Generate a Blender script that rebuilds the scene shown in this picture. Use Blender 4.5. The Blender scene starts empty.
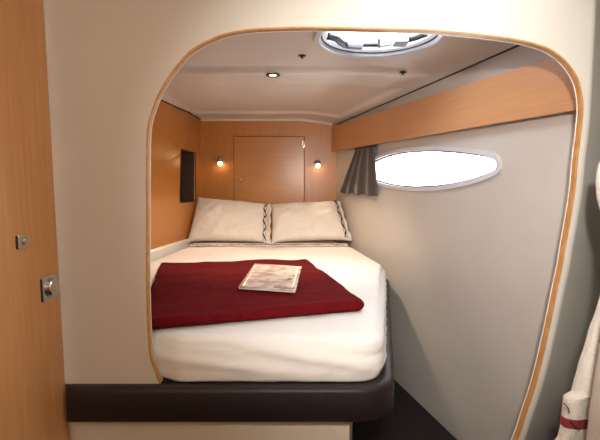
import bpy, bmesh, math, random
from mathutils import Vector, noise, Matrix
random.seed(4)
S = bpy.context.scene
COL = S.collection
H = 1.16                                   # camera height above the cabin sole
F, T = 430.0, math.radians(4.4)

# ------------------------------------------------------------------ survey helpers
def ray(px, py):
    dx = (px-300)/F; dz = -(py-220)/F
    return Vector((dx, math.cos(T)+dz*math.sin(T), -math.sin(T)+dz*math.cos(T)))
def at_z(px, py, z):                       # z relative to the camera
    r = ray(px, py); k = z/r.z
    return Vector((r.x*k, r.y*k, H+z))
def at_y(px, py, y):
    r = ray(px, py); k = y/r.y
    return Vector((r.x*k, y, H+r.z*k))
WS = 0.245; WC = .33+WS*3.5; WN = math.sqrt(1+WS*WS)
def wall_x(y, off=0): return WC-WS*y-off*WN
def at_w(px, py, off=0):
    r = ray(px, py); k = (WC-off*WN)/(r.x+WS*r.y)
    return Vector((r.x*k, r.y*k, H+r.z*k))
IN = Vector((-1, -WS, 0))/WN               # into the cabin from the hull side
AL = Vector((-WS, 1, 0))/WN                # along the hull side, towards the stern end

# ------------------------------------------------------------------ materials
MATS = {}
def base_mat(name, col, rough=.5, metal=0, spec=.5, sheen=0):
    m = bpy.data.materials.new(name); m.use_nodes = True
    b = m.node_tree.nodes['Principled BSDF']
    b.inputs['Base Color'].default_value = (*col, 1)
    b.inputs['Roughness'].default_value = rough
    b.inputs['Metallic'].default_value = metal
    b.inputs['Specular IOR Level'].default_value = spec
    if sheen: b.inputs['Sheen Weight'].default_value = sheen
    MATS[name] = m
    return m, b, m.node_tree
def noisy(name, col, col2, scale=30, rough=.5, bump=0, detail=4, stretch=(1, 1, 1), spec=.5, bscale=None, sheen=0, bdist=.002, metal=0):
    m, b, nt = base_mat(name, col, rough, metal, spec, sheen)
    tc = nt.nodes.new('ShaderNodeTexCoord'); mp = nt.nodes.new('ShaderNodeMapping')
    mp.inputs['Scale'].default_value = stretch
    nz = nt.nodes.new('ShaderNodeTexNoise'); nz.inputs['Scale'].default_value = scale; nz.inputs['Detail'].default_value = detail
    cr = nt.nodes.new('ShaderNodeValToRGB')
    cr.color_ramp.elements[0].position = .3; cr.color_ramp.elements[1].position = .7
    cr.color_ramp.elements[0].color = (*col, 1); cr.color_ramp.elements[1].color = (*col2, 1)
    nt.links.new(tc.outputs['Object'], mp.inputs[0]); nt.links.new(mp.outputs[0], nz.inputs[0])
    nt.links.new(nz.outputs['Fac'], cr.inputs[0]); nt.links.new(cr.outputs[0], b.inputs['Base Color'])
    if bump:
        n2 = nz
        if bscale:
            n2 = nt.nodes.new('ShaderNodeTexNoise'); n2.inputs['Scale'].default_value = bscale; n2.inputs['Detail'].default_value = 3
            nt.links.new(mp.outputs[0], n2.inputs[0])
        bp = nt.nodes.new('ShaderNodeBump'); bp.inputs['Strength'].default_value = bump; bp.inputs['Distance'].default_value = bdist
        nt.links.new(n2.outputs['Fac'], bp.inputs['Height']); nt.links.new(bp.outputs[0], b.inputs['Normal'])
    return m
def emit(name, col, s):
    m = bpy.data.materials.new(name); m.use_nodes = True; nt = m.node_tree; nt.nodes.clear()
    e = nt.nodes.new('ShaderNodeEmission'); o = nt.nodes.new('ShaderNodeOutputMaterial')
    e.inputs[0].default_value = (*col, 1); e.inputs[1].default_value = s
    nt.links.new(e.outputs[0], o.inputs[0]); return m
def glass(name, tint=(1, 1, 1)):
    m = bpy.data.materials.new(name); m.use_nodes = True; nt = m.node_tree; nt.nodes.clear()
    t = nt.nodes.new('ShaderNodeBsdfTransparent'); g = nt.nodes.new('ShaderNodeBsdfGlossy'); x = nt.nodes.new('ShaderNodeMixShader')
    o = nt.nodes.new('ShaderNodeOutputMaterial'); t.inputs[0].default_value = (*tint, 1); g.inputs['Roughness'].default_value = .03
    x.inputs[0].default_value = .06
    nt.links.new(t.outputs[0], x.inputs[1]); nt.links.new(g.outputs[0], x.inputs[2]); nt.links.new(x.outputs[0], o.inputs[0]); return m

WOOD_A, WOOD_B = (.66, .32, .12), (.75, .385, .15)
M_door = noisy('beech_door', WOOD_A, WOOD_B, 26, .38, .06, 5, (4, 4, .16))
M_panel = noisy('beech_panel', (.47, .185, .038), (.53, .215, .052), 26, .3, .04, 5, (4, 4, .16))
M_hatchwood = noisy('beech_locker_door', (.47, .195, .047), (.53, .23, .064), 26, .26, .04, 5, (.25, 4, 5))
M_fascia = noisy('beech_fascia', (.54, .275, .125), (.60, .315, .148), 26, .4, .05, 5, (.6, .16, 5))
M_trim = noisy('oak_edge', (.42, .19, .050), (.60, .30, .095), 30, .4, .08, 4, (1, 3, 1))
M_gel = noisy('cream_gelcoat', (.635, .602, .54), (.66, .627, .565), 2.5, .38, .03, 2, bscale=40)
M_hull = noisy('hull_liner', (.565, .53, .485), (.59, .555, .51), 5, .55, .08, 3, bscale=120)
M_ceil = noisy('ceiling_liner', (.66, .615, .575), (.68, .635, .595), 4, .35, .02, 2, bscale=60)
M_base = noisy('base_cream', (.66, .60, .49), (.70, .64, .53), 3, .45, .02)
M_white = noisy('white_moulding', (.78, .77, .76), (.82, .81, .80), 8, .3)
M_rail = noisy('dark_vinyl', (.020, .014, .014), (.027, .019, .019), 60, .45, .25, 4, bscale=260, bdist=.0006, spec=.3)
M_sheet = noisy('cotton_sheet', (.80, .785, .755), (.84, .825, .795), 6, .85, .25, 4, bscale=9, bdist=.01, spec=.2)
M_pillow = noisy('pillow_cotton', (.78, .73, .665), (.82, .77, .705), 8, .85, .6, 4, bscale=11, bdist=.02, spec=.2)
M_red = noisy('burgundy_fleece', (.100, .0045, .007), (.130, .007, .010), 45, .95, .5, 5, bscale=220, spec=.05, sheen=0, bdist=.001)
M_braid = noisy('brown_braid', (.055, .012, .010), (.09, .022, .018), 60, .8)
M_curtain = noisy('taupe_curtain', (.050, .043, .040), (.072, .063, .058), 30, .75, .2, 3, (3, 3, .6), sheen=.2)
M_chrome = noisy('brushed_steel', (.62, .60, .57), (.74, .72, .69), 80, .24, metal=1)
M_dark = base_mat('black_plastic', (.02, .02, .022), .45)[0]
M_grey = noisy('grey_plastic', (.36, .37, .40), (.42, .43, .46), 20, .4)
M_hatchframe = noisy('white_hatch_frame', (.70, .71, .74), (.76, .77, .80), 10, .3)
_b = M_hatchframe.node_tree; _t = _b.nodes.new('ShaderNodeBsdfTranslucent'); _t.inputs[0].default_value = (.85, .88, .95, 1)
_m = _b.nodes.new('ShaderNodeMixShader'); _m.inputs[0].default_value = .2
_b.links.new(_b.nodes['Principled BSDF'].outputs[0], _m.inputs[1]); _b.links.new(_t.outputs[0], _m.inputs[2]); _b.links.new(_m.outputs[0], _b.nodes['Material Output'].inputs[0])
M_wframe = noisy('window_frame_grey', (.62, .63, .68), (.68, .69, .74), 10, .4)
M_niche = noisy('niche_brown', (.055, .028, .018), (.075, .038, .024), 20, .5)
M_carpet = noisy('dark_carpet', (.018, .014, .013), (.034, .027, .025), 90, .95, .6, 4, bscale=300, spec=.1)
M_page = noisy('paper', (.70, .66, .60), (.76, .72, .66), 50, .7)
M_towel = noisy('white_terry', (.68, .64, .58), (.76, .72, .66), 120, .95, .9, 4, bscale=240, spec=.1, bdist=.003)
M_band = noisy('red_band', (.22, .02, .03), (.28, .03, .04), 60, .9)
M_hook = base_mat('bronze_hook', (.10, .07, .05), .4, .8)[0]
M_gap_shade = base_mat('gap_shade', (.025, .022, .02), .7)[0]
M_bulb = emit('warm_bulb', (1, .72, .38), 26)
M_spot = emit('halogen_face', (1, .74, .42), 14)
M_glass = glass('clear_glass'); M_acrylic = glass('hatch_acrylic', (.93, .96, 1))

def cover_mat():
    m, b, nt = base_mat('magazine_cover', (.6, .5, .42), .35)
    tc = nt.nodes.new('ShaderNodeTexCoord')
    n1 = nt.nodes.new('ShaderNodeTexNoise'); n1.inputs['Scale'].default_value = 24; n1.inputs['Detail'].default_value = 6
    cr = nt.nodes.new('ShaderNodeValToRGB'); e = cr.color_ramp.elements
    e[0].position = .38; e[0].color = (.44, .27, .20, 1); e[1].position = .58; e[1].color = (.66, .62, .57, 1)
    x = e.new(.48); x.color = (.58, .45, .37, 1)
    nt.links.new(tc.outputs['Object'], n1.inputs[0]); nt.links.new(n1.outputs['Fac'], cr.inputs[0]); nt.links.new(cr.outputs[0], b.inputs['Base Color'])
    return m
M_cover = cover_mat()

# ------------------------------------------------------------------ object helpers
def tag(o, label=None, cat=None, group=None, kind=None):
    if label: o['label'] = label
    if cat: o['category'] = cat
    if group: o['group'] = group
    if kind: o['kind'] = kind
    return o
def empty(name, loc, label, cat, group=None):
    o = bpy.data.objects.new(name, None); COL.objects.link(o); o.location = loc; o.empty_display_size = .02
    return tag(o, label, cat, group)
def link(name, bm, mat, parent=None, smooth=True, bevel=0, kind=None, recalc=True, angle=35):
    if recalc: bmesh.ops.recalc_face_normals(bm, faces=bm.faces)
    me = bpy.data.meshes.new(name); bm.to_mesh(me); bm.free()
    o = bpy.data.objects.new(name, me); COL.objects.link(o)
    me.materials.append(mat)
    if smooth:
        me.polygons.foreach_set('use_smooth', [True]*len(me.polygons)); me.set_sharp_from_angle(angle=math.radians(angle))
    if bevel:
        b = o.modifiers.new('bevel', 'BEVEL'); b.width = bevel; b.segments = 3; b.limit_method = 'ANGLE'
    if parent:
        o.parent = parent
        w = Vector((0, 0, 0)); p = parent
        while p: w = w+p.location; p = p.parent
        o.location = -w
    if kind: o['kind'] = kind
    return o
def add_prism(bm, pts, vec):
    """closed planar polygon pts swept along vec"""
    vec = Vector(vec)
    a = [bm.verts.new(p) for p in pts]; b = [bm.verts.new(Vector(p)+vec) for p in pts]
    n = len(a)
    bm.faces.new(a); bm.faces.new(b[::-1])
    for i in range(n): bm.faces.new((a[i], b[i], b[(i+1) % n], a[(i+1) % n]))
def add_box(bm, c, sx, sy, sz, ux=(1, 0, 0), uy=(0, 1, 0), uz=(0, 0, 1)):
    c = Vector(c); ux, uy, uz = Vector(ux), Vector(uy), Vector(uz)
    pts = [c+ux*sx/2*a+uy*sy/2*b-uz*sz/2 for a, b in ((-1, -1), (1, -1), (1, 1), (-1, 1))]
    add_prism(bm, pts, uz*sz)
def add_tube(bm, path, r, seg=10, closed=False, radii=None):
    path = [Vector(p) for p in path]; n = len(path); rings = []
    up = None
    for i, p in enumerate(path):
        a = path[(i-1) % n] if (closed or i > 0) else p
        b = path[(i+1) % n] if (closed or i < n-1) else p
        t = (b-a).normalized()
        if up is None: up = t.orthogonal().normalized()
        u = (up-t*up.dot(t)).normalized(); up = u; v = t.cross(u)
        rr = radii[i] if radii else r
        rings.append([bm.verts.new(p+(u*math.cos(2*math.pi*k/seg)+v*math.sin(2*math.pi*k/seg))*rr) for k in range(seg)])
    for i in range(n if closed else n-1):
        A, B = rings[i], rings[(i+1) % n]
        for k in range(seg): bm.faces.new((A[k], A[(k+1) % seg], B[(k+1) % seg], B[k]))
    if not closed: bm.faces.new(rings[0][::-1]); bm.faces.new(rings[-1])
def add_lathe(bm, prof, o, axis=(0, 0, 1), seg=24):
    """prof: (radius, height) pairs about axis through o"""
    ax = Vector(axis).normalized(); u = ax.orthogonal().normalized(); v = ax.cross(u); o = Vector(o); rings = []
    for r, h in prof:
        if r < 1e-6: rings.append([bm.verts.new(o+ax*h)])
        else: rings.append([bm.verts.new(o+ax*h+(u*math.cos(2*math.pi*k/seg)+v*math.sin(2*math.pi*k/seg))*r) for k in range(seg)])
    for A, B in zip(rings, rings[1:]):
        for k in range(seg):
            q = (k+1) % seg
            if len(A) == 1 and len(B) == 1: continue
            if len(A) == 1: bm.faces.new((A[0], B[k], B[q]))
            elif len(B) == 1: bm.faces.new((A[k], A[q], B[0]))
            else: bm.faces.new((A[k], A[q], B[q], B[k]))
def ring_band(bm, outer, inner, vec):
    """solid annulus between two equal length loops, swept along vec"""
    vec = Vector(vec); n = len(outer)
    a = [bm.verts.new(p) for p in outer]; b = [bm.verts.new(p) for p in inner]
    c = [bm.verts.new(Vector(p)+vec) for p in outer]; d = [bm.verts.new(Vector(p)+vec) for p in inner]
    for i in range(n):
        j = (i+1) % n
        for q in ((a, b), (b, d), (d, c), (c, a)): bm.faces.new((q[0][i], q[0][j], q[1][j], q[1][i]))
def plate_with_hole(bm, outer, hole, vec):
    vec = Vector(vec)
    for off in (Vector((0, 0, 0)), vec):
        es = []
        for loop in (outer, hole):
            vs = [bm.verts.new(Vector(p)+off) for p in loop]
            es += [bm.edges.new((vs[i], vs[(i+1) % len(vs)])) for i in range(len(vs))]
        bmesh.ops.triangle_fill(bm, edges=es, use_beauty=True)
    for loop in (outer, hole):
        a = [bm.verts.new(p) for p in loop]; b = [bm.verts.new(Vector(p)+vec) for p in loop]; n = len(a)
        for i in range(n): bm.faces.new((a[i], b[i], b[(i+1) % n], a[(i+1) % n]))
    bmesh.ops.remove_doubles(bm, verts=bm.verts, dist=1e-5)
def spline(pts, n=6):
    """Catmull-Rom through pts (open)"""
    out = []; P = [Vector(p) for p in pts]
    for i in range(len(P)-1):
        a = P[i-1] if i else P[0]*2-P[1]; b, c = P[i], P[i+1]; d = P[i+2] if i+2 < len(P) else P[-1]*2-P[-2]
        for k in range(n):
            t = k/n
            out.append(.5*(2*b+(c-a)*t+(2*a-5*b+4*c-d)*t*t+(3*b-a-3*c+d)*t**3))
    out.append(P[-1]); return out
def sm(a, b, x):
    t = max(0, min(1, (x-a)/(b-a))); return t*t*(3-2*t)
def interp(tab, x):
    if x <= tab[0][0]: return tab[0][1]
    for (a, b), (c, d) in zip(tab, tab[1:]):
        if x <= c: return b+(d-b)*(x-a)/(c-a)
    return tab[-1][1]
def fbm(x, y, z=0): return noise.fractal(Vector((x, y, z)), 1, 2, 3)

# ------------------------------------------------------------------ room shell
YB = 1.2                                    # front face of the bulkhead
YR = 3.6                                    # panelled wall at the head of the berth
bm = bmesh.new(); add_box(bm, (0.2, 1.3, -.03), 3.2, 5.2, .06)
link('floor', bm, M_carpet, kind='structure', smooth=False)

# bulkhead with the arched opening
OPEN_PX = [(159, 384), (154, 370), (150, 358), (148, 340), (146.5, 308), (146, 270), (146, 220), (146, 170), (147, 130), (152, 109), (160, 90), (172, 71), (187, 53),
           (200, 44), (214, 37), (228, 32.4), (244, 29.4), (262, 27.8), (300, 26.6), (340, 27), (380, 28), (420, 29), (460, 31.8), (480, 34), (500, 36.4), (520, 39.4),
           (540, 44.5), (550, 48.6), (560, 55), (570, 65), (578, 78), (582, 92), (583.5, 108), (581.5, 132), (578, 160), (576.5, 180), (574, 200), (570, 224),
           (566, 246), (562.5, 268), (558, 288), (552, 318), (545, 350), (536, 386), (528, 410), (518, 440), (497, 492), (470, 548), (440, 600)]
edge = spline([at_y(x, y, YB) for x, y in OPEN_PX], 5)
edge = [e for e in edge if e.z > 0]
nE = len(edge)
iTop = max(range(nE), key=lambda i: edge[i].x)
ztab = sorted([(e.z, e.x) for e in edge[iTop:]])
def turn_x(z): return interp(ztab, z)+.009 if z < edge[iTop].z else edge[iTop].x+.009
zs = [i/60*(H+.78) for i in range(61)]
right = [Vector((turn_x(z), YB, z)) for z in zs]
poly = [Vector((-1.2, YB, 0)), Vector((-.692, YB, 0)), Vector((-.692, YB, edge[0].z)), *edge, *right, Vector((-1.2, YB, H+.78))]
bm = bmesh.new()
from mathutils.geometry import tessellate_polygon
tri = tessellate_polygon([[Vector((p.x, p.z, 0)) for p in poly]])
va = [bm.verts.new(p) for p in poly]; vb = [bm.verts.new(p+Vector((0, .030, 0))) for p in poly]
for t in tri:
    bm.faces.new([va[i] for i in t]); bm.faces.new([vb[i] for i in t][::-1])
for i in range(len(poly)): bm.faces.new((va[i], vb[i], vb[(i+1) % len(poly)], va[(i+1) % len(poly)]))
link('wall_front', bm, M_gel, kind='structure', angle=30)
# moulding that carries the bulkhead on to the right, turning away from the entrance
bm = bmesh.new(); rows = []
TURN, RAD = math.radians(40), .026
for z in zs:
    row = []; x0 = turn_x(z)
    for k in range(13):
        a = TURN*k/12; row.append(bm.verts.new((x0+RAD*math.sin(a), YB+RAD*(1-math.cos(a)), z)))
    x1, y1 = x0+RAD*math.sin(TURN), YB+RAD*(1-math.cos(TURN))
    for s in (.15, .35, .6, 1.15): row.append(bm.verts.new((x1+s*math.cos(TURN), y1+s*math.sin(TURN), z)))
    rows.append(row)
for A, B in zip(rows, rows[1:]):
    for k in range(len(A)-1): bm.faces.new((A[k], A[k+1], B[k+1], B[k]))
link('wall_front_right', bm, M_gel, kind='structure', angle=80)
# oak edging of the opening with a white bead behind it
def opening_band(name, mat, y0, y1, d0, d1):
    bm = bmesh.new(); L = []
    for i, p in enumerate(edge):
        t = edge[min(i+1, nE-1)]-edge[max(i-1, 0)]; n = Vector((t.z, 0, -t.x)).normalized()   # towards the opening
        L.append([bm.verts.new((q.x, y, q.z)) for q, y in ((p+n*d0, y0), (p+n*d1, y0), (p+n*d1, y1), (p+n*d0, y1))])
    for A, B in zip(L, L[1:]):
        for k in range(4): bm.faces.new((A[k], A[(k+1) % 4], B[(k+1) % 4], B[k]))
    bm.faces.new(L[0]); bm.faces.new(L[-1][::-1])
    return link(name, bm, mat, kind='structure', angle=40, bevel=.001)
opening_band('trim_1', M_trim, YB-.001, YB+.0185, 0, .005)
opening_band('trim_2', M_white, YB+.0185, YB+.0225, 0, .0055)
# faint moulding seam over the opening
bm = bmesh.new(); p = at_y(413, 12, YB); add_box(bm, (p.x, YB, H+.60), .003, .003, .34)
link('trim_3', bm, M_gel, kind='structure', bevel=.001)

# head-end wall, port panel, hull side
bm = bmesh.new(); add_box(bm, (-.25, YR+.02, 1.0), 1.5, .04, 2.0)
link('wall_back', bm, M_panel, kind='structure', smooth=False)
def left_x(y, zc):
    top = -.821-.063*(YR-y); bot = -.832-.130*(YR-y); return top+(bot-top)*(.56-zc)/.96
NY, NZ = (3.37, 3.235), None
n_tl = Vector((0, 0, 0))
def left_pt(y, zc): return Vector((left_x(y, zc), y, H+zc))
def at_left(px, py):
    y = 3.0
    for _ in range(30):
        p = at_y(px, py, y); x = left_x(y, p.z-H); y = y*x/p.x*.5+y*.5
    return at_y(px, py, y)
c0, c1 = at_left(180, 150), at_left(195.5, 152)
b0, b1 = at_left(180.5, 203), at_left(195.5, 201)
ya, yb_, za, zb = (c0.y+b0.y)/2, (c1.y+b1.y)/2, (b0.z+b1.z)/2-H, (c0.z+c1.z)/2-H
def niche_loop(g=0, dx=0):
    r = .022; out = []
    for cx, cz, a0 in ((yb_-r+g, zb-r+g, 0), (ya+r-g, zb-r+g, 90), (ya+r-g, za+r-g, 180), (yb_-r+g, za+r-g, 270)):
        for k in range(6):
            a = math.radians(a0+18*k); y = cx+r*math.cos(a); z = cz+r*math.sin(a); q = left_pt(y, z); q.x += dx; out.append(q)
    return out
bm = bmesh.new()
plate_with_hole(bm, [left_pt(YB+.045, -.46), left_pt(YR, -.46), left_pt(YR, .75), left_pt(YB+.045, .75)], niche_loop(), (-.012, 0, 0))
link('wall_left', bm, M_panel, kind='structure', smooth=False)
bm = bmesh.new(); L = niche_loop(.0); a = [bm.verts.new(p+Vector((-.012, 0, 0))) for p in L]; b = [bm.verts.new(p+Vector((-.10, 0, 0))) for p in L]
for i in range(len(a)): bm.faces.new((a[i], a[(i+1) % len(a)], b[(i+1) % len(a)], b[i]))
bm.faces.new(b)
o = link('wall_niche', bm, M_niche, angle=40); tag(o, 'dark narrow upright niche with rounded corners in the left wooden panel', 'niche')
bm = bmesh.new(); ring_band(bm, niche_loop(.004, .0005), niche_loop(-.003, .0005), (.0025, 0, 0))
link('niche_edge', bm, M_dark, o)
# white moulded ledge between port panel and mattress
bm = bmesh.new()
pr = [(left_x(YB+.06, -.40), YB+.06), (left_x(YR, -.40), YR)]
add_prism(bm, [Vector((pr[0][0]-.02, pr[0][1], H-.56)), Vector((pr[0][0]+.022, pr[0][1], H-.56)), Vector((pr[0][0]+.022, pr[0][1], H-.405)), Vector((pr[0][0]+.014, pr[0][1], H-.397)), Vector((pr[0][0]-.02, pr[0][1], H-.397))], (pr[1][0]-pr[0][0], pr[1][1]-pr[0][1]-.002, 0))
link('trim_4', bm, M_white, kind='structure', bevel=.002)
# outer skin behind the port panel, below it
bm = bmesh.new(); add_prism(bm, [Vector((-1.2, YB, 0)), Vector((-.98, YR+.04, 0)), Vector((-.98, YR+.04, H+.8)), Vector((-1.2, YB, H+.8))], (-.03, 0, 0))
link('wall_left_hull', bm, M_hull, kind='structure', smooth=False)

# hull side with the eye-shaped port
up_px = [(361, 172), (368, 163), (380, 155.5), (400, 149.5), (425, 147), (450, 147.2), (475, 149.5), (490, 152.2), (497.5, 155.5), (501.5, 162), (501, 169), (496, 175), (484, 180), (465, 185.5), (445, 189), (425, 190.5), (405, 190), (385, 186.5), (368, 180)]
def closed_spline(pts, n=5):
    out = []; m = len(pts)
    for i in range(m):
        a, b, c, d = (pts[(i+j) % m] for j in (-1, 0, 1, 2))
        for k in range(n):
            t = k/n; out.append(.5*(2*b+(c-a)*t+(2*a-5*b+4*c-d)*t*t+(3*b-a-3*c+d)*t**3))
    return out
win = closed_spline([at_w(x, y) for x, y in up_px])
wc = sum(win, Vector())/len(win)
def inset(loop, d):
    out = []; n = len(loop)
    for i in range(n):
        t = (loop[(i+1) % n]-loop[i-1]).normalized(); nn = t.cross(IN).normalized()
        if nn.dot(loop[i]-wc) > 0: nn = -nn
        out.append(loop[i]+nn*d)
    return out
hole = inset(win, .012)
bm = bmesh.new()
near = []
for z in zs[::3]:                           # meets the turned moulding of the bulkhead
    x1, y1 = turn_x(z)+RAD*math.sin(TURN), YB+RAD*(1-math.cos(TURN)); q = (WC-x1-WS*y1)/(math.cos(TURN)+WS*math.sin(TURN)); y = y1+q*math.sin(TURN)+.03
    near.append(Vector((wall_x(y), y, z)))
plate_with_hole(bm, [Vector((wall_x(YR+.04), YR+.04, 0)), Vector((wall_x(YR+.04), YR+.04, near[-1].z)), *near[::-1]], hole, -IN*.03)
link('wall_right', bm, M_hull, kind='structure', smooth=False)
wr = bpy.data.objects.new('window_1', None); COL.objects.link(wr); wr.location = wc; wr['kind'] = 'structure'
bm = bmesh.new(); ring_band(bm, [p+IN*.0005 for p in inset(win, -.003)], [p+IN*.0005 for p in inset(win, .018)], IN*.010)
link('window_frame', bm, M_wframe, wr, bevel=.003)
bm = bmesh.new(); ring_band(bm, [p-IN*.02 for p in inset(win, .0125)], [p-IN*.02 for p in inset(win, .025)], IN*.014)
link('gasket', bm, M_dark, wr)
bm = bmesh.new(); add_prism(bm, [p-IN*.018 for p in inset(win, .0130)], IN*.004)
bmesh.ops.triangulate(bm, faces=[f for f in bm.faces if len(f.verts) > 4])
link('pane', bm, M_glass, wr, smooth=False)

# ceiling liner: stepped panel, falling towards the hull side, hatch hole cut through
HC, HR = Vector((.300, 1.668, 0)), .245
def ceil_z(x, y):
    z = .57
    d = wall_x(y)-x
    z -= .062*max(0, 1-d/.36)**2
    z -= (.030*sm(2.07, 2.125, y)-.020*sm(2.3, 3.55, y))*sm(0, .22, d)
    # raised inner panel
    py_ = sm(2.33, 2.36, y)*(1-sm(3.32, 3.36, y))
    px_ = 1-sm(-.10, -.055, -(d-.0)) if False else sm(.06, .095, d)
    cx = .10
    # rounded corner
    z += .020*py_*px_*sm(-.86, -.80, x)
    z -= .004*sm(3.50, 3.53, y)
    return H+z
bm = bmesh.new(); NX, NYY = 140, 260; rows = []
for j in range(NYY+1):
    y = 1.24+(YR-1.24)*j/NYY; x0 = left_x(y, .56); x1 = wall_x(y)-.010
    rows.append([bm.verts.new((x0+(x1-x0)*i/NX, y, ceil_z(x0+(x1-x0)*i/NX, y))) for i in range(NX+1)])
for A, B in zip(rows, rows[1:]):
    for k in range(NX): bm.faces.new((A[k], B[k], B[k+1], A[k+1]))
# cut the hatch hole: drop faces inside, snap the rim to the circle
rm = [f for f in bm.faces if sum(((v.co.x-HC.x)**2+(v.co.y-HC.y)**2)**.5 < HR-.02 for v in f.verts) >= 2]
bmesh.ops.delete(bm, geom=rm, context='FACES')
ceil = link('ceiling', bm, M_ceil, kind='structure', recalc=False, angle=80)
# dark tubes paint the gap shade where liner meets port panel and hull side
for nm, f0 in (('trim_5', lambda y: Vector((wall_x(y)-.006, y, ceil_z(wall_x(y)-.010, y)+.001))), ('trim_6', lambda y: Vector((left_x(y, .56)+.003, y, ceil_z(left_x(y, .56), y)-.003)))):
    bm = bmesh.new(); add_tube(bm, [f0(1.25+(YR-.01-1.25)*i/40) for i in range(41)], .0055 if nm == 'trim_5' else .005, 6)
    link(nm, bm, M_gap_shade, kind='structure')
# white cove strip along the head-end wall
bm = bmesh.new(); L = []
for i in range(41):
    x = left_x(YR, .56)+.004+(wall_x(YR)-.05-left_x(YR, .56))*i/40; z = ceil_z(x, YR-.01)
    L.append([bm.verts.new(q) for q in ((x, YR-.022, z-.002), (x, YR, z-.014), (x, YR, z+.006), (x, YR-.022, z+.006))])
for A, B in zip(L, L[1:]):
    for k in range(4): bm.faces.new((A[k], A[(k+1) % 4], B[(k+1) % 4], B[k]))
link('trim_7', bm, M_white, kind='structure')

# the compartment the picture is taken from
dx = -.686
bm = bmesh.new(); lean = lambda z: dx+(.51-(z-H))*.0135
add_prism(bm, [Vector((lean(0), -.95, .002)), Vector((lean(H+.77), -.95, H+.77)), Vector((lean(H+.77)-.04, -.95, H+.77)), Vector((lean(0)-.04, -.95, .002))], (0, 2.143, 0))
d1 = link('door_1', bm, M_door, kind='structure', bevel=.004)
ex = sorted([(at_y(x, y, .86).z, at_y(x, y, .86).x) for x, y in ((560, 600), (572, 500), (580, 430), (583, 402), (586, 382), (591, 352), (594.5, 330), (600, 300), (606, 270), (612, 240), (625, 100), (630, 0))])
bm = bmesh.new(); rows = []
for i in range(49):
    z = (H+.78)*i/48; x = interp(ex, z); r = .03
    row = [(x, -1.0, z)]+[(x+r-r*math.cos(math.radians(a)), .86-r+r*math.sin(math.radians(a)), z) for a in range(0, 91, 15)]+[(1.68, .86, z), (1.68, -1.0, z)]
    rows.append([bm.verts.new(p) for p in row])
for A, B in zip(rows, rows[1:]):
    for k in range(len(A)): bm.faces.new((A[k], A[(k+1) % len(A)], B[(k+1) % len(A)], B[k]))
link('wall_side', bm, M_gel, kind='structure', angle=60)
bm = bmesh.new(); add_prism(bm, [Vector((1.66, .80, 0)), Vector((1.70, .80, 0)), Vector((1.70, 2.2, 0)), Vector((1.3, 2.2, 0)), Vector((1.3, 2.16, 0)), Vector((1.66, 2.16, 0))], (0, 0, H+.79)); link('wall_light_block', bm, M_gel, kind='structure', smooth=False)  # unseen wall added to block sky light leaking in behind the moulding
bm = bmesh.new(); add_box(bm, (.4, -1.02, (H+.78)/2), 2.7, .04, H+.78); link('wall_rear', bm, M_gel, kind='structure', smooth=False)
bm = bmesh.new(); add_box(bm, (.25, .10, H+.80), 3.1, 2.3, .04); add_box(bm, (1.25, 1.6, H+.80), .96, 1.2, .04); link('ceiling_entrance', bm, M_gel, kind='structure', smooth=False)  # second slab is added beyond the room to keep sky light out

# door latches: parts of the door
def latch(name, cy, cz, s, knob_r, off, lab):
    bm = bmesh.new(); x = dx+(.51-(cz-H))*.0135
    add_box(bm, (x+.0015, cy, cz), .005, s, s*1.02)
    q = link(name, bm, M_chrome, d1, bevel=.0025); q['label'] = lab
    bm = bmesh.new(); add_lathe(bm, [(knob_r*1.2, 0), (knob_r*1.2, .002), (knob_r*1.06, .002), (knob_r*1.02, .001), (knob_r, knob_r*.32), (knob_r*.88, knob_r*.44), (0, knob_r*.47)], (x+.004, cy+off, cz), (1, 0, 0), 28)
    link('latch_button', bm, M_chrome, q)
    bm = bmesh.new(); add_box(bm, (x+.0015, cy-s*.5-.003, cz), .003, .004, s*.9); link('latch_shadow_gap', bm, M_dark, q)
lp = lambda px, py: (lambda r: r*(dx/r.x))(ray(px, py))
p = lp(45.2, 287.5); latch('push_latch', p.y, H+p.z, .066, .023, .004, 'square steel push latch with round button')
p = lp(18.2, 241.5); latch('thumb_latch', p.y, H+p.z, .035, .0085, .006, 'small square steel plate with tiny round button')

# ------------------------------------------------------------------ berth
berth = empty('berth_base', (-.25, 1.3, 0), 'cream berth base with dark padded vinyl rail round the foot of the bed', 'bed base')
ZR0, ZR1 = H-.668, H-.566
def rounded(poly, radii, seg=8):
    out = []; n = len(poly)
    for i in range(n):
        a, b, c = Vector(poly[i-1]), Vector(poly[i]), Vector(poly[(i+1) % n]); r = radii[i]
        if r <= 0: out.append(b); continue
        u, v = (a-b).normalized(), (c-b).normalized(); ang = u.angle(v); d = r/math.tan(ang/2)
        p, q = b+u*d, b+v*d; ctr = b+(u+v).normalized()*(r/math.sin(ang/2))
        for k in range(seg+1):
            t = k/seg; w = (p-ctr).lerp(q-ctr, t); out.append(ctr+w.normalized()*r)
    return out
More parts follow.
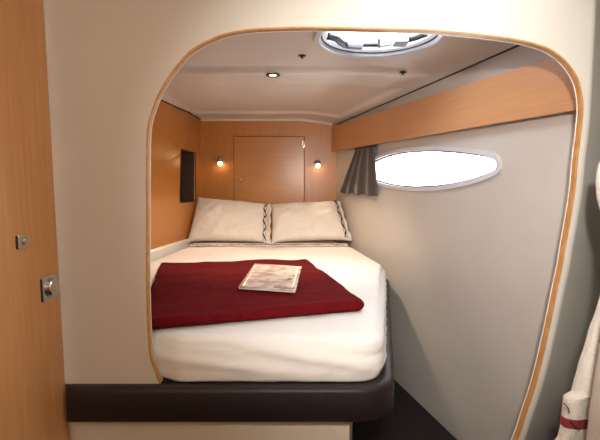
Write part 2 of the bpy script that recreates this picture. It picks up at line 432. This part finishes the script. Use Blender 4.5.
# platform plan (x, y): port foot, starboard foot, shoulder, hull side, head
RX1, RY1 = .545, 2.62
outer = rounded([(-.658, 1.168), (.268, 1.168), (RX1, RY1)], [0, .12, 0], 14)
path = outer
bm = bmesh.new(); rings = []
prof = []
rw, rh, rb = .046, ZR1-ZR0, .014
for k in range(4): a = math.radians(180-30*k); prof.append((rb+rb*math.cos(a), rh-rb+rb*math.sin(a)))
for k in range(4): a = math.radians(90-30*k); prof.append((rw-rb+rb*math.cos(a), rh-rb+rb*math.sin(a)))
prof += [(rw, 0), (rb*.6, 0), (0, rb*.6)]
for i, p in enumerate(path):
    t = (path[min(i+1, len(path)-1)]-path[max(i-1, 0)]).normalized(); n = Vector((-t.y, t.x))
    rings.append([bm.verts.new((p.x+n.x*a, p.y+n.y*a, ZR0+b)) for a, b in prof])
for A, B in zip(rings, rings[1:]):
    for k in range(len(prof)): bm.faces.new((A[k], A[(k+1) % len(prof)], B[(k+1) % len(prof)], B[k]))
bm.faces.new(rings[0]); bm.faces.new(rings[-1][::-1])
link('padded_rail', bm, M_rail, berth, angle=50)
# platform under the mattress
bm = bmesh.new()
pl = [(-.66, 1.216), (.235, 1.216), (.51, 2.62), (wall_x(2.75)-.03, 2.75), (wall_x(3.58)-.01, 3.58), (-.80, 3.58), (left_x(2.4, -.56)+.03, 2.4), (-.95, 1.30), (-.66, 1.30)]
add_prism(bm, [Vector((x, y, H-.60)) for x, y in pl], (0, 0, .033)); link('platform', bm, M_rail, berth, smooth=False)
bm = bmesh.new()
pl = [(-.690, 1.222), (.147, 1.222), (.33, 2.55), (.30, 3.5), (-.690, 3.5)]
add_prism(bm, [Vector((x, y, 0)) for x, y in pl], (0, 0, H-.602)); link('base_panel', bm, M_base, berth, bevel=.004)

# mattress in its white fitted sheet
MZ0, MZ1 = H-.5655, H-.432
plan = rounded([(-.985, 1.262), (-.425, 1.238), (-.36, 1.206), (.242, 1.203), (.484, 2.42), (wall_x(3.05)-.035, 3.05), (wall_x(3.56)-.03, 3.56), (left_x(3.56, -.42)+.03, 3.56)], [.05, .03, .03, .10, .05, .10, .04, .04], 8)
# resample evenly
def resample(loop, n):
    L = [Vector(p) for p in loop]; m = len(L); d = [0]
    for i in range(m): d.append(d[-1]+(L[(i+1) % m]-L[i]).length)
    out = []; j = 0
    for k in range(n):
        s = d[-1]*k/n
        while d[j+1] < s: j += 1
        t = (s-d[j])/max(1e-9, d[j+1]-d[j]); out.append(L[j].lerp(L[(j+1) % m], t))
    return out
plan = resample(plan, 420); ctr = sum(plan, Vector((0, 0)))/len(plan)
def mat_inset(i, d):
    n = len(plan); t = (plan[(i+2) % n]-plan[i-2]).normalized(); return plan[i]+Vector((-t.y, t.x))*d
bm = bmesh.new(); rings = []
hh = MZ1-MZ0; r = .055
prof = [(.006, 0), (.001, .008), (0, .03)]+[(0, hh*f) for f in (.28, .36, .44, .52)]+[(r-r*math.cos(math.radians(a)), hh-r+r*math.sin(math.radians(a))) for a in range(0, 91, 10)]
def drape(x, y, z, up):
    if up: return .0035*fbm(x*3.1, y*3.1, 3)+.0016*fbm(x*9, y*9, 5)
    return 0
for pi, (d, h) in enumerate(prof):
    ring = []
    for i in range(len(plan)):
        p = mat_inset(i, d); k = h/hh
        # gathers round the lower edge, long sagging folds on the foot side
        g = (.007*(1-k)*math.sin(i*.9+3*fbm(i*.05, 1))*sm(.2, .28, p.x) if p.y < 2.4 else 0)
        w = .015*fbm(p.x*3.0+h*9, h*22+p.x*2.2, 2)*sm(0, .25, k)*(1-sm(.75, 1, k))+.004*fbm(p.x*14, h*26, 8)*(1-k)
        n2 = mat_inset(i, d+g+w)-p
        ring.append(bm.verts.new((p.x+n2.x, p.y+n2.y, MZ0+h+drape(p.x, p.y, h, k > .9)*sm(.9, 1, k))))
    rings.append(ring)
inner = [mat_inset(i, r) for i in range(len(plan))]
for s in [1-.035*k for k in range(1, 28)]:
    ring = []
    for p in inner:
        q = ctr+(p-ctr)*s; ring.append(bm.verts.new((q.x, q.y, MZ1+drape(q.x, q.y, 0, True)+.006*(1-s))))
    rings.append(ring)
for A, B in zip(rings, rings[1:]):
    n = len(A)
    for k in range(n): bm.faces.new((A[k], A[(k+1) % n], B[(k+1) % n], B[k]))
bm.faces.new(rings[-1]); bm.faces.new(rings[0][::-1])
mat_o = link('mattress', bm, M_sheet, angle=80)
tag(mat_o, 'wide mattress under a white fitted sheet, tapering beside the hull wall', 'mattress')

# top sheet turned down below the pillows, with its stitched brown border
sheet = empty('folded_sheet', (-.23, 3.3, MZ1), 'white top sheet turned back in front of the pillows with a brown stitched border', 'sheet')
bm = bmesh.new(); rows = []
xl, xr = -.80, .345
for j in range(7):
    row = []
    for i in range(61):
        x = xl+(xr-xl)*i/60; y = 3.075+.13*j/6; xx = x if j == 0 else min(x, wall_x(y)-.045)
        z = MZ1+.0115+.003*fbm(x*5, y*5)+.002*math.sin(x*40)*(1-j/6)
        row.append(bm.verts.new((xx+.004*fbm(y*6, x*4), y+.006*fbm(x*4, 2)*(j == 0), z)))
    rows.append(row)
for A, B in zip(rows, rows[1:]):
    for k in range(60): bm.faces.new((A[k], A[k+1], B[k+1], B[k]))
sh = link('turned_back_sheet', bm, M_sheet, sheet, angle=80)
so = sh.modifiers.new('thick', 'SOLIDIFY'); so.thickness = .006; so.offset = -1
bm = bmesh.new()
for a in (0, math.pi):
    pts = [(xl+.02+(xr-xl-.04)*i/160, 3.084+.002*math.sin(i), MZ1+.013+.0035*math.sin(i*.42+a)+.003*fbm((xl+(xr-xl)*i/160)*5, 15.5)) for i in range(161)]
    add_tube(bm, pts, .0024, 5)
link('stitched_border', bm, M_braid, sheet)

# pillows
def pillow(name, quad, thick, label, seed, braid_side=True):
    """quad: bottom-left, bottom-right, top-right, top-left of the seam outline"""
    bl, br, tr, tl = [q+Vector((0, 0, .01)) for q in quad]; N = 36
    nrm = (br-bl).cross(tl-bl).normalized()
    root = empty(name, (bl+br)/2, label, 'pillow', 'pillows at the head of the berth')
    def pt(u, v, side):
        a = bl.lerp(br, u); b = tl.lerp(tr, u); p = a.lerp(b, v)
        eu, ev = 1-abs(2*u-1)**2.6, 1-abs(2*v-1)**2.4
        t = max(0, eu*ev)**.42
        # pinched corners
        pin = 1-.05*(abs(2*v-1)**1.0)*(1-abs(2*u-1))
        p = p+(a.lerp(b, .5)-p)*(.07*(1-abs(2*u-1)**4)*abs(2*v-1))+(bl.lerp(tl, v).lerp(br.lerp(tr, v), .5)-p)*(.012*(1-abs(2*v-1)**4)*abs(2*u-1))
        w = .014*fbm(u*3.2+seed, v*2.6+side)+.010*fbm(u*9+seed, v*5+side)
        # crease lines fanning from the seam
        w -= .006*math.exp(-((u-.62-.10*math.sin(v*4+seed))/.025)**2)*(.3+v*.7)
        return p+nrm*(side*thick/2*t*(1 if side > 0 else .4)+w*t)
    bm = bmesh.new(); g = {}
    for s in (1, -1):
        for i in range(N+1):
            for j in range(N+1):
                e = i in (0, N) or j in (0, N)
                if e and (0, i, j) in g: g[(s, i, j)] = g[(0, i, j)]; continue
                v = bm.verts.new(pt(i/N, j/N, s)); g[(s, i, j)] = v
                if e: g[(0, i, j)] = v
        for i in range(N):
            for j in range(N):
                q = [g[(s, i, j)], g[(s, i+1, j)], g[(s, i+1, j+1)], g[(s, i, j+1)]]
                try: bm.faces.new(q if s > 0 else q[::-1])
                except ValueError: pass
    link('pillowcase', bm, M_pillow, root, angle=80)
    bm = bmesh.new()
    for a in (0, math.pi):
        pts = []
        for k in range(97):
            v = .02+.96*k/96; u = .955+.017*math.sin(v*20+a+seed)
            pts.append(pt(u, v, 1)+nrm*.0035)
        rad = [(.0030+.0030*math.cos(k/96*.96*20+seed)**2 if a == 0 else .0014) for k in range(97)]
        add_tube(bm, pts, .004, 6, radii=rad)
    link('embroidered_trim', bm, M_braid, root)
    # flat hem along the open end
    bm = bmesh.new()
    pts = [bl.lerp(tl, v)*(1-u)+br.lerp(tr, v)*u for u, v in ((.985, .0), (1.0, .0))]
    L = []
    for k in range(25):
        v = k/24; p0 = pt(1, v, 1); dirv = (br-bl).normalized(); o_ = .016+.005*math.sin(v*23+seed)
        L.append([bm.verts.new(p0-dirv*.006), bm.verts.new(p0+dirv*o_+nrm*.006*math.sin(v*17))])
    for A, B in zip(L, L[1:]): bm.faces.new((A[0], A[1], B[1], B[0]))
    h = link('hem_flap', bm, M_pillow, root); s_ = h.modifiers.new('t', 'SOLIDIFY'); s_.thickness = .004; s_.offset = 0
    return root
yb0, yt0 = 3.235, 3.50
pillow('pillow', (at_y(187, 243.5, yb0+.02), at_y(268.5, 244.5, yb0), at_y(269.5, 205, yt0), at_y(198, 198, yt0)), .15, 'left white pillow with braided brown trim, leaning below the locker door', 1.3)
pillow('pillow', (at_y(271.5, 244.5, yb0), at_y(350.5, 242, yb0-.01), at_y(338, 202, yt0-.06), at_y(271.5, 205.5, yt0)), .15, 'right white pillow with braided brown trim, against the pale hull wall', 4.1)

# burgundy blanket, folded, lying across the bed
ZB = MZ1+.008
B = [at_z(x, y, ZB-H+.010) for x, y in ((161, 263), (307.5, 260), (366.5, 308), (140, 329.5))]
B[3] = at_z(137, 330, ZB-H+.004)
bl_pts = rounded([(p.x, p.y) for p in (B[0], B[3], B[2], B[1])], [.02, .03, .035, .02], 8)
bl_pts = resample(bl_pts, 240); bc = sum(bl_pts, Vector((0, 0)))/240
bm = bmesh.new(); rings = []; TH = .030
def blz(x, y): return .006*fbm(x*3.2+4, y*3.2)+.0028*fbm(x*10, y*10)+.010*math.exp(-((x+.18)/.10)**2)*sm(2.1, 2.35, y)
prof = [(.010, 0)]+[(.016-.016*math.cos(math.radians(a)), TH/2+TH/2*math.sin(math.radians(a))) for a in range(-60, 91, 15)]
for d, h in prof:
    ring = []
    for i, p in enumerate(bl_pts):
        t = (bl_pts[(i+1) % 240]-bl_pts[i-1]).normalized(); q = p+Vector((-t.y, t.x))*(d+.004*fbm(p.x*6, p.y*6, 9)); ring.append(bm.verts.new((q.x, q.y, ZB+h*(1-.55*sm(1.9, 2.3, p.y))*(1+.25*fbm(p.x*4, p.y*4))+blz(q.x, q.y)*(h > TH/2))))
    rings.append(ring)
for s in [1-.04*k for k in range(1, 25)]:
    ring = []
    for p in bl_pts:
        q = bc+(p-bc)*(s-.02); ring.append(bm.verts.new((q.x, q.y, ZB+TH*(1-.55*sm(1.9, 2.3, q.y))+blz(q.x, q.y))))
    rings.append(ring)
for A, Bq in zip(rings, rings[1:]):
    for k in range(240): bm.faces.new((A[k], A[(k+1) % 240], Bq[(k+1) % 240], Bq[k]))
bm.faces.new(rings[-1]); bm.faces.new(rings[0][::-1])
o = link('blanket', bm, M_red, angle=80); tag(o, 'folded burgundy fleece blanket spread across the middle of the white bed', 'blanket')

# magazine lying on the blanket
zm = ZB+.0345-H
Q = [at_z(x, y, zm) for x, y in ((239, 289), (295, 293), (301, 268.5), (255, 265.5))]
mg = empty('magazine', (Q[0]+Q[2])/2, 'glossy pale magazine with a pinkish cover lying on the burgundy blanket', 'magazine')
bm = bmesh.new(); add_prism(bm, [p+Vector((0, 0, .0005)) for p in Q], (0, 0, .0075)); link('pages', bm, M_page, mg, smooth=False)
bm = bmesh.new()
def mq(u, v, g=0): return Q[0].lerp(Q[1], u).lerp(Q[3].lerp(Q[2], u), v)+Vector((0, 0, .0081+g))
rows = [[bm.verts.new(mq(-.012+1.024*i/12, -.012+1.024*j/12, .0016*math.sin(i/12*3.1))) for i in range(13)] for j in range(13)]
for A, Bq in zip(rows, rows[1:]):
    for k in range(12): bm.faces.new((A[k], A[k+1], Bq[k+1], Bq[k]))
cv = link('cover', bm, M_cover, mg); s_ = cv.modifiers.new('t', 'SOLIDIFY'); s_.thickness = .0009
M_ink = noisy('cover_ink', (.16, .055, .02), (.30, .12, .05), 60, .4)
bm = bmesh.new(); rr = random.Random(3)
u = .62
while u < .97:
    w = rr.uniform(.015, .04); h = rr.uniform(.03, .085)
    bx = bm; add_prism(bx, [mq(u, .04, .0012), mq(u+w, .04, .0012), mq(u+w*.9, .04+h, .0012), mq(u+w*.2, .04+h, .0012)], (0, 0, .0012)); u += w+rr.uniform(.004, .012)
link('cover_title', bm, M_ink, mg, smooth=False)['label'] = 'brown print along the lower right of the cover'
bm = bmesh.new()
for k in range(5):
    a, b = .83+rr.uniform(-.03, .03), .36+rr.uniform(-.04, .04)
    add_prism(bm, [mq(a, b, .0012), mq(a+.035, b, .0012), mq(a+.03, b+.03, .0012), mq(a, b+.03, .0012)], (0, 0, .0012))
link('cover_emblem', bm, M_ink, mg, smooth=False)['label'] = 'small dark mark on the right of the cover'

# ------------------------------------------------------------------ joinery and fittings
# wooden fascia under the ceiling on the hull side
OFF = .045
f_t0, f_t1 = at_w(335.5, 125.5, OFF), at_w(553, 57, OFF)
f_b0, f_b1 = at_w(334, 151, OFF), at_w(575, 110, OFF)
def lin(p, q, y): t = (y-p.y)/(q.y-p.y); return p.z+(q.z-p.z)*t
ya_, yz_ = 1.262, YR-.004
fa = [Vector((wall_x(y, OFF), y, lin(p, q, y))) for y, p, q in ((ya_, f_b0, f_b1), (yz_, f_b0, f_b1), (yz_, f_t0, f_t1), (ya_, f_t0, f_t1))]
fs = empty('wooden_fascia', (fa[0]+fa[1])/2, 'long beech fascia board running along the hull wall above the window', 'shelf')
bm = bmesh.new(); add_prism(bm, fa, -IN*.018); link('fascia_board', bm, M_fascia, fs, bevel=.002)
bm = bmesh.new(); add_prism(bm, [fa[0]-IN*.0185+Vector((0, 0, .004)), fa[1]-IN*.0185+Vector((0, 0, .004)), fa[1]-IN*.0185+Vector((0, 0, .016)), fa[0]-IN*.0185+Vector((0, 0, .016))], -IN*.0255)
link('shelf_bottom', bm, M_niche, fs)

# locker door in the head-end wall
lk = [at_y(x, y, YR-.010) for x, y in ((234.5, 201.5), (304, 202), (304.5, 137), (234.5, 136.5))]
ld = empty('locker_door', lk[0], 'square beech locker door with small knob in the wall above the pillows', 'cabinet door')
z0 = min(p.z for p in lk)-.02; lk[0].z = lk[1].z = z0; lk[2].z = lk[3].z = (lk[2].z+lk[3].z)/2; lk[3].x = lk[0].x; lk[2].x = lk[1].x
bm = bmesh.new(); add_prism(bm, lk, (0, .0115, 0)); link('door_panel', bm, M_hatchwood, ld, bevel=.002)
fo = [p+Vector((a*.007, .006, b*.007)) for p, (a, b) in zip(lk, ((-1, -1), (1, -1), (1, 1), (-1, 1)))]
fi = [p+Vector((0, .006, 0)) for p in lk]
bm = bmesh.new(); ring_band(bm, fo, fi, (0, .0035, 0)); link('door_reveal', bm, noisy('reveal_wood', (.20, .07, .02), (.25, .09, .03), 30, .5), ld)
kp = at_y(241, 180, YR-.012); bm = bmesh.new(); add_lathe(bm, [(.011, 0), (.011, .003), (.006, .004), (.006, .012), (.012, .015), (.012, .02), (.009, .023), (0, .0235)], kp, (0, -1, 0), 20); link('knob', bm, M_chrome, ld)
hp = at_y(303.5, 144, YR-.012); bm = bmesh.new(); add_box(bm, hp, .018, .004, .058); add_tube(bm, [hp+Vector((.002, -.004, -.03)), hp+Vector((.002, -.004, .03))], .0045, 10); link('hinge', bm, M_chrome, ld, bevel=.001)

# two wall lamps
def lamp(px, py, label):
    p = at_y(px, py-3, YR-.0005)
    root = empty('reading_lamp', p, label, 'lamp', 'reading lamps on the panelled wall')
    bm = bmesh.new(); add_lathe(bm, [(.027, 0), (.027, .006), (.022, .010), (.010, .012), (0, .012)], p, (0, -1, 0)); link('wall_plate', bm, M_chrome, root)
    e = p+Vector((0, -.045, .006)); bm = bmesh.new(); add_tube(bm, [p+Vector((0, -.010, 0)), p+Vector((0, -.028, .006)), e], .006, 10); link('arm', bm, M_chrome, root)
    ax = Vector((.08, -.30, -.95)).normalized()
    bm = bmesh.new(); add_lathe(bm, [(0, -.016), (.016, -.014), (.021, .0), (.026, .026), (.0245, .026), (.019, .004), (0, .002)], e, ax); link('lamp_shade', bm, M_chrome, root)
    bm = bmesh.new(); c = e+ax*.032; add_lathe(bm, [(0, -.02)]+[(.017*math.sin(math.radians(a)), -.017*math.cos(math.radians(a))) for a in range(20, 180, 20)]+[(0, .017)], c, ax, 16); link('bulb', bm, M_bulb, root)
    l = bpy.data.lights.new('lamp_light', 'SPOT'); l.energy = 15; l.color = (1, .70, .42); l.shadow_soft_size = .02; l.spot_size = math.radians(64); l.spot_blend = .7
    lo = bpy.data.objects.new('lamp_light', l); COL.objects.link(lo); lo.location = c+ax*.028
    lo.rotation_euler = Vector((.05, -.84, -.52)).to_track_quat('-Z', 'Y').to_euler()
lamp(221, 164, 'left lit reading lamp on the panelled wall, near the corner niche')
lamp(317.5, 166, 'right lit reading lamp on the panelled wall, beside the locker hinge')

# recessed downlight
p = at_z(273, 75, .541); p.z = ceil_z(p.x, p.y)
dl = empty('downlight', p, 'small round recessed downlight glowing in the ceiling', 'lamp')
bm = bmesh.new(); add_lathe(bm, [(.020, -.001), (.024, -.004), (.033, -.003), (.035, .002), (.020, .002), (.020, -.001)], p, (0, 0, 1), 28); link('bezel', bm, M_hook, dl)
bm = bmesh.new(); add_lathe(bm, [(0, -.0005), (.012, -.0005), (.021, .0005), (.021, .003), (0, .003)], p, (0, 0, 1), 24); link('lens', bm, M_spot, dl)
l = bpy.data.lights.new('downlight_light', 'SPOT'); l.energy = 34; l.color = (1, .80, .60); l.shadow_soft_size = .02; l.spot_size = math.radians(110); l.spot_blend = .7
lo = bpy.data.objects.new('downlight_light', l); COL.objects.link(lo); lo.location = p+Vector((0, 0, -.012)); lo.rotation_euler = Vector((-.05, .42, -.9)).to_track_quat('-Z', 'Y').to_euler()

# two little ceiling hooks
for px, py, lab in ((302, 55, 'small bronze hook left of the round hatch, nearer the downlight'), (403, 66.5, 'small bronze hook on the ceiling towards the fascia board')):
    p = at_z(px, py, .57); p.z = ceil_z(p.x, p.y)
    bm = bmesh.new(); add_lathe(bm, [(0, .002), (.010, .002), (.010, -.004), (.006, -.005), (.005, -.011), (.007, -.014), (0, -.015)], p, (0, 0, 1), 14)
    add_tube(bm, [p+Vector((-.016, 0, -.003)), p+Vector((.016, 0, -.003))], .004, 8)
    tag(link('ceiling_hook', bm, M_hook), lab, 'hook', 'ceiling hooks')

# round deck hatch
C = Vector((HC.x, HC.y, H+.565))
dh = empty('deck_hatch', C, 'round white deck hatch with daylight in its clear pane, set in the ceiling', 'hatch')
def circ(r, z, n=72, c=C): return [c+Vector((r*math.cos(2*math.pi*k/n), r*math.sin(2*math.pi*k/n), z)) for k in range(n)]
bm = bmesh.new(); add_lathe(bm, [(.222, .006), (.222, -.006), (.228, -.011), (.246, -.009), (.252, .0), (.252, .008)], C, (0, 0, 1), 72)
link('flange', bm, M_hatchframe, dh, recalc=True)
bm = bmesh.new(); add_lathe(bm, [(.222, .004), (.217, .004), (.217, .012), (.222, .012), (.222, .004)], C, (0, 0, 1), 72); link('seal', bm, M_dark, dh)
bm = bmesh.new(); add_lathe(bm, [(.222, .010), (.214, .006), (.200, .012), (.196, .03), (.196, .055), (.25, .06), (.25, .008)], C, (0, 0, 1), 72); link('inner_frame', bm, M_hatchframe, dh)
bm = bmesh.new(); add_lathe(bm, [(0, .050), (.1955, .050), (.1955, .056), (0, .056)], C, (0, 0, 1), 72); link('pane', bm, M_acrylic, dh)
def hz(px, py, z=.582): return at_z(px, py, z)
def stick(name, pts, r, mat, par, flat=None):
    bm = bmesh.new(); add_tube(bm, pts, r, 8); return link(name, bm, mat, par)
# port-side catch
bm = bmesh.new(); add_tube(bm, [hz(328, 36), hz(336, 38), hz(341, 42), hz(346, 45)], .014, 8); h1 = link('catch_handle', bm, M_dark, dh)
bm = bmesh.new(); a, b = hz(347, 44.5), hz(362, 45.5); add_tube(bm, [a, b], .017, 10); link('catch_body', bm, M_grey, h1)
bm = bmesh.new(); add_tube(bm, [hz(362, 45), hz(378, 45)], .008, 8); link('catch_bar', bm, M_dark, h1)
# starboard-side catch
a, b = hz(396, 41), hz(405, 40); bm = bmesh.new(); add_box(bm, (a+b)/2, .055, .06, .034); h2 = link('catch_handle', bm, M_grey, dh, bevel=.005)
bm = bmesh.new(); add_tube(bm, [hz(396, 43), hz(379, 46.5)], .006, 8); add_tube(bm, [hz(379, 47), hz(379, 38)], .006, 8); link('catch_lever', bm, M_grey, h2)
bm = bmesh.new(); add_tube(bm, [hz(405, 40.5), hz(415, 38), hz(426, 34)], .011, 8); link('catch_bar', bm, M_dark, h2)

# curtain gathered at the side of the port
ct0, ct1 = at_w(355.5, 148, .026), at_w(374, 145.5, .026)
for q in (ct0, ct1): q.z = lin(f_b0, f_b1, q.y)-.012
cb0, cb1 = at_w(342, 193, .03), at_w(378, 196, .03)
bm = bmesh.new(); rows = []
for j in range(25):
    v = j/24; row = []
    for i in range(97):
        u = i/96; p = ct0.lerp(ct1, u).lerp(cb0.lerp(cb1, u), v**.9)
        amp = .004+.007*v
        wv = math.sin(u*2*math.pi*4.2+.9*math.sin(v*2.2+u*3)+1.1*math.sin(u*5))*amp+.004*fbm(u*6, v*3)*v
        # pinch at the gathered heading
        p += IN*(wv+.012*v)+Vector((0, 0, .004*math.sin(u*2*math.pi*6.5)*v))
        row.append(bm.verts.new(p))
    rows.append(row)
for A, Bq in zip(rows, rows[1:]):
    for k in range(96): bm.faces.new((A[k], A[k+1], Bq[k+1], Bq[k]))
cu = link('curtain', bm, M_curtain, angle=80); s_ = cu.modifiers.new('t', 'SOLIDIFY'); s_.thickness = .003
tag(cu, 'short gathered grey-brown curtain hanging at the left end of the oval window', 'curtain')
bm = bmesh.new(); add_tube(bm, [ct0.lerp(ct1, -.05)+IN*.002+Vector((0, 0, .006)), ct0.lerp(ct1, 1.05)+IN*.002+Vector((0, 0, .006))], .005, 8); link('curtain_track', bm, M_dark, cu)

# towel hanging behind the side wall on the right
YT = .955
tw = empty('towel', (.66, YT, H-.6), 'white terry towel with a burgundy band hanging at the right edge', 'towel')
def towel_body(name, prof, mat, par, yc, half, seed, xr=.86, fold=.012):
    """prof: (pixel row, pixel column of the left edge)"""
    bm = bmesh.new(); rows = []; r0, r1 = prof[0][0], prof[-1][0]; n = max(8, int((r1-r0)/4))
    for j in range(n+1):
        py = r0+(r1-r0)*j/n; p = at_y(interp(prof, py), py, yc+half*.6); row = []; x0 = p.x; w = xr-x0
        N = 64
        for k in range(N):
            a = 2*math.pi*k/N; cx, cy = -math.cos(a), math.sin(a)
            e = .55
            X = x0+w/2+w/2*math.copysign(abs(cx)**e, cx); Y = yc+half*math.copysign(abs(cy)**.7, cy)
            Y += fold*math.sin((X-x0)*62+seed+py*.006)*(.4+.6*min(1, (X-x0)/.04))*(1 if cy < 0 else .3)+.004*fbm(X*20, p.z*9, seed)
            row.append(bm.verts.new((X, Y, p.z+.003*fbm(X*30, py*.01, seed))))
        rows.append(row)
    for A, Bq in zip(rows, rows[1:]):
        for k in range(len(A)): bm.faces.new((A[k], A[(k+1) % len(A)], Bq[(k+1) % len(A)], Bq[k]))
    bm.faces.new(rows[0]); bm.faces.new(rows[-1][::-1])
    return link(name, bm, mat, par, angle=70)
towel_body('hanging_fold', [(158, 600), (163, 596.5), (172, 594.5), (185, 594), (198, 595), (207, 597), (214, 600), (225, 604), (262, 605), (285, 600.5), (300, 597), (314, 592.5), (330, 586.5), (346, 581.5), (360, 576), (378, 571), (394, 567)], M_towel, tw, YT, .026, 1.0)
towel_body('lower_fold', [(389.5, 569), (390.5, 562), (394, 560.5), (402, 560), (414, 558.3), (424, 557), (434, 554.5), (440, 549), (470, 545), (520, 541)], M_towel, tw, YT-.012, .024, 2.2, fold=.008)
towel_body('woven_band', [(411.5, 558.2), (413, 557.6), (419, 556.8), (420.5, 557.2)], M_band, tw, YT-.012, .026, 2.2, fold=.008)['label'] = 'burgundy woven band'
bm = bmesh.new()
for pts in (((563.5, 403.5), (566, 405), (568.5, 409), (569.5, 413)), ((570, 420), (573, 424), (576.5, 427.5), (580, 429.5))):
    add_tube(bm, [at_y(x, y, YT-.043) for x, y in pts], .0014, 6)
link('embroidered_ring', bm, M_braid, tw)

# ------------------------------------------------------------------ light
w = bpy.data.worlds.new('sky'); S.world = w; w.use_nodes = True
bg = w.node_tree.nodes['Background']; bg.inputs[0].default_value = (.93, .96, 1, 1); bg.inputs[1].default_value = 12.0
def area(name, loc, d, sx, sy, e, col, portal=False, size=None):
    l = bpy.data.lights.new(name, 'AREA'); l.shape = 'RECTANGLE'; l.size = sx; l.size_y = sy; l.energy = e; l.color = col
    o = bpy.data.objects.new(name, l); COL.objects.link(o); o.location = loc; o.rotation_euler = Vector(d).to_track_quat('-Z', 'Y').to_euler()
    if portal: l.cycles.is_portal = True
    return o
area('hatch_portal', C+Vector((0, 0, .045)), (0, 0, -1), .40, .40, 1, (1, 1, 1), True)
area('window_portal', wc-IN*.012, IN, 1.2, .34, 1, (1, 1, 1), True)
# companionway daylight over the entrance
area('companionway_daylight', (.42, .95, H+.73), (.05, .2, -1), .36, .26, 2.3, (.95, 1, .99))
# photographer's flash, just above the camera
def point(name, loc, e, col, r):
    l = bpy.data.lights.new(name, 'POINT'); l.energy = e; l.color = col; l.shadow_soft_size = r
    o = bpy.data.objects.new(name, l); COL.objects.link(o); o.location = loc
fl = bpy.data.lights.new('camera_flash', 'SPOT'); fl.energy = 80; fl.color = (1, .96, .91); fl.shadow_soft_size = .03; fl.spot_size = math.radians(78); fl.spot_blend = 1
fo_ = bpy.data.objects.new('camera_flash', fl); COL.objects.link(fo_); fo_.location = (.10, 0, H+.255)
fo_.rotation_euler = (Vector((.46, 1.75, H-.08))-fo_.location).to_track_quat('-Z', 'Y').to_euler()
point('entrance_fill', (-.2, -.55, H+.66), 16, (1, .85, .68), .06)  # added warm fill for the entrance side, no fixture behind it

cam = bpy.data.cameras.new('camera'); co = bpy.data.objects.new('camera', cam); COL.objects.link(co)
cam.sensor_width = 36; cam.lens = F/600*36; cam.clip_start = .02
co.location = (0, 0, H); co.rotation_euler = (math.pi/2-T, 0, 0); S.camera = co
S.view_settings.view_transform = 'Standard'; S.view_settings.look = 'None'; S.view_settings.exposure = .08; S.view_settings.gamma = 1
S.cycles.max_bounces = 10; S.cycles.diffuse_bounces = 6; S.cycles.transparent_max_bounces = 12; S.cycles.sample_clamp_indirect = 4
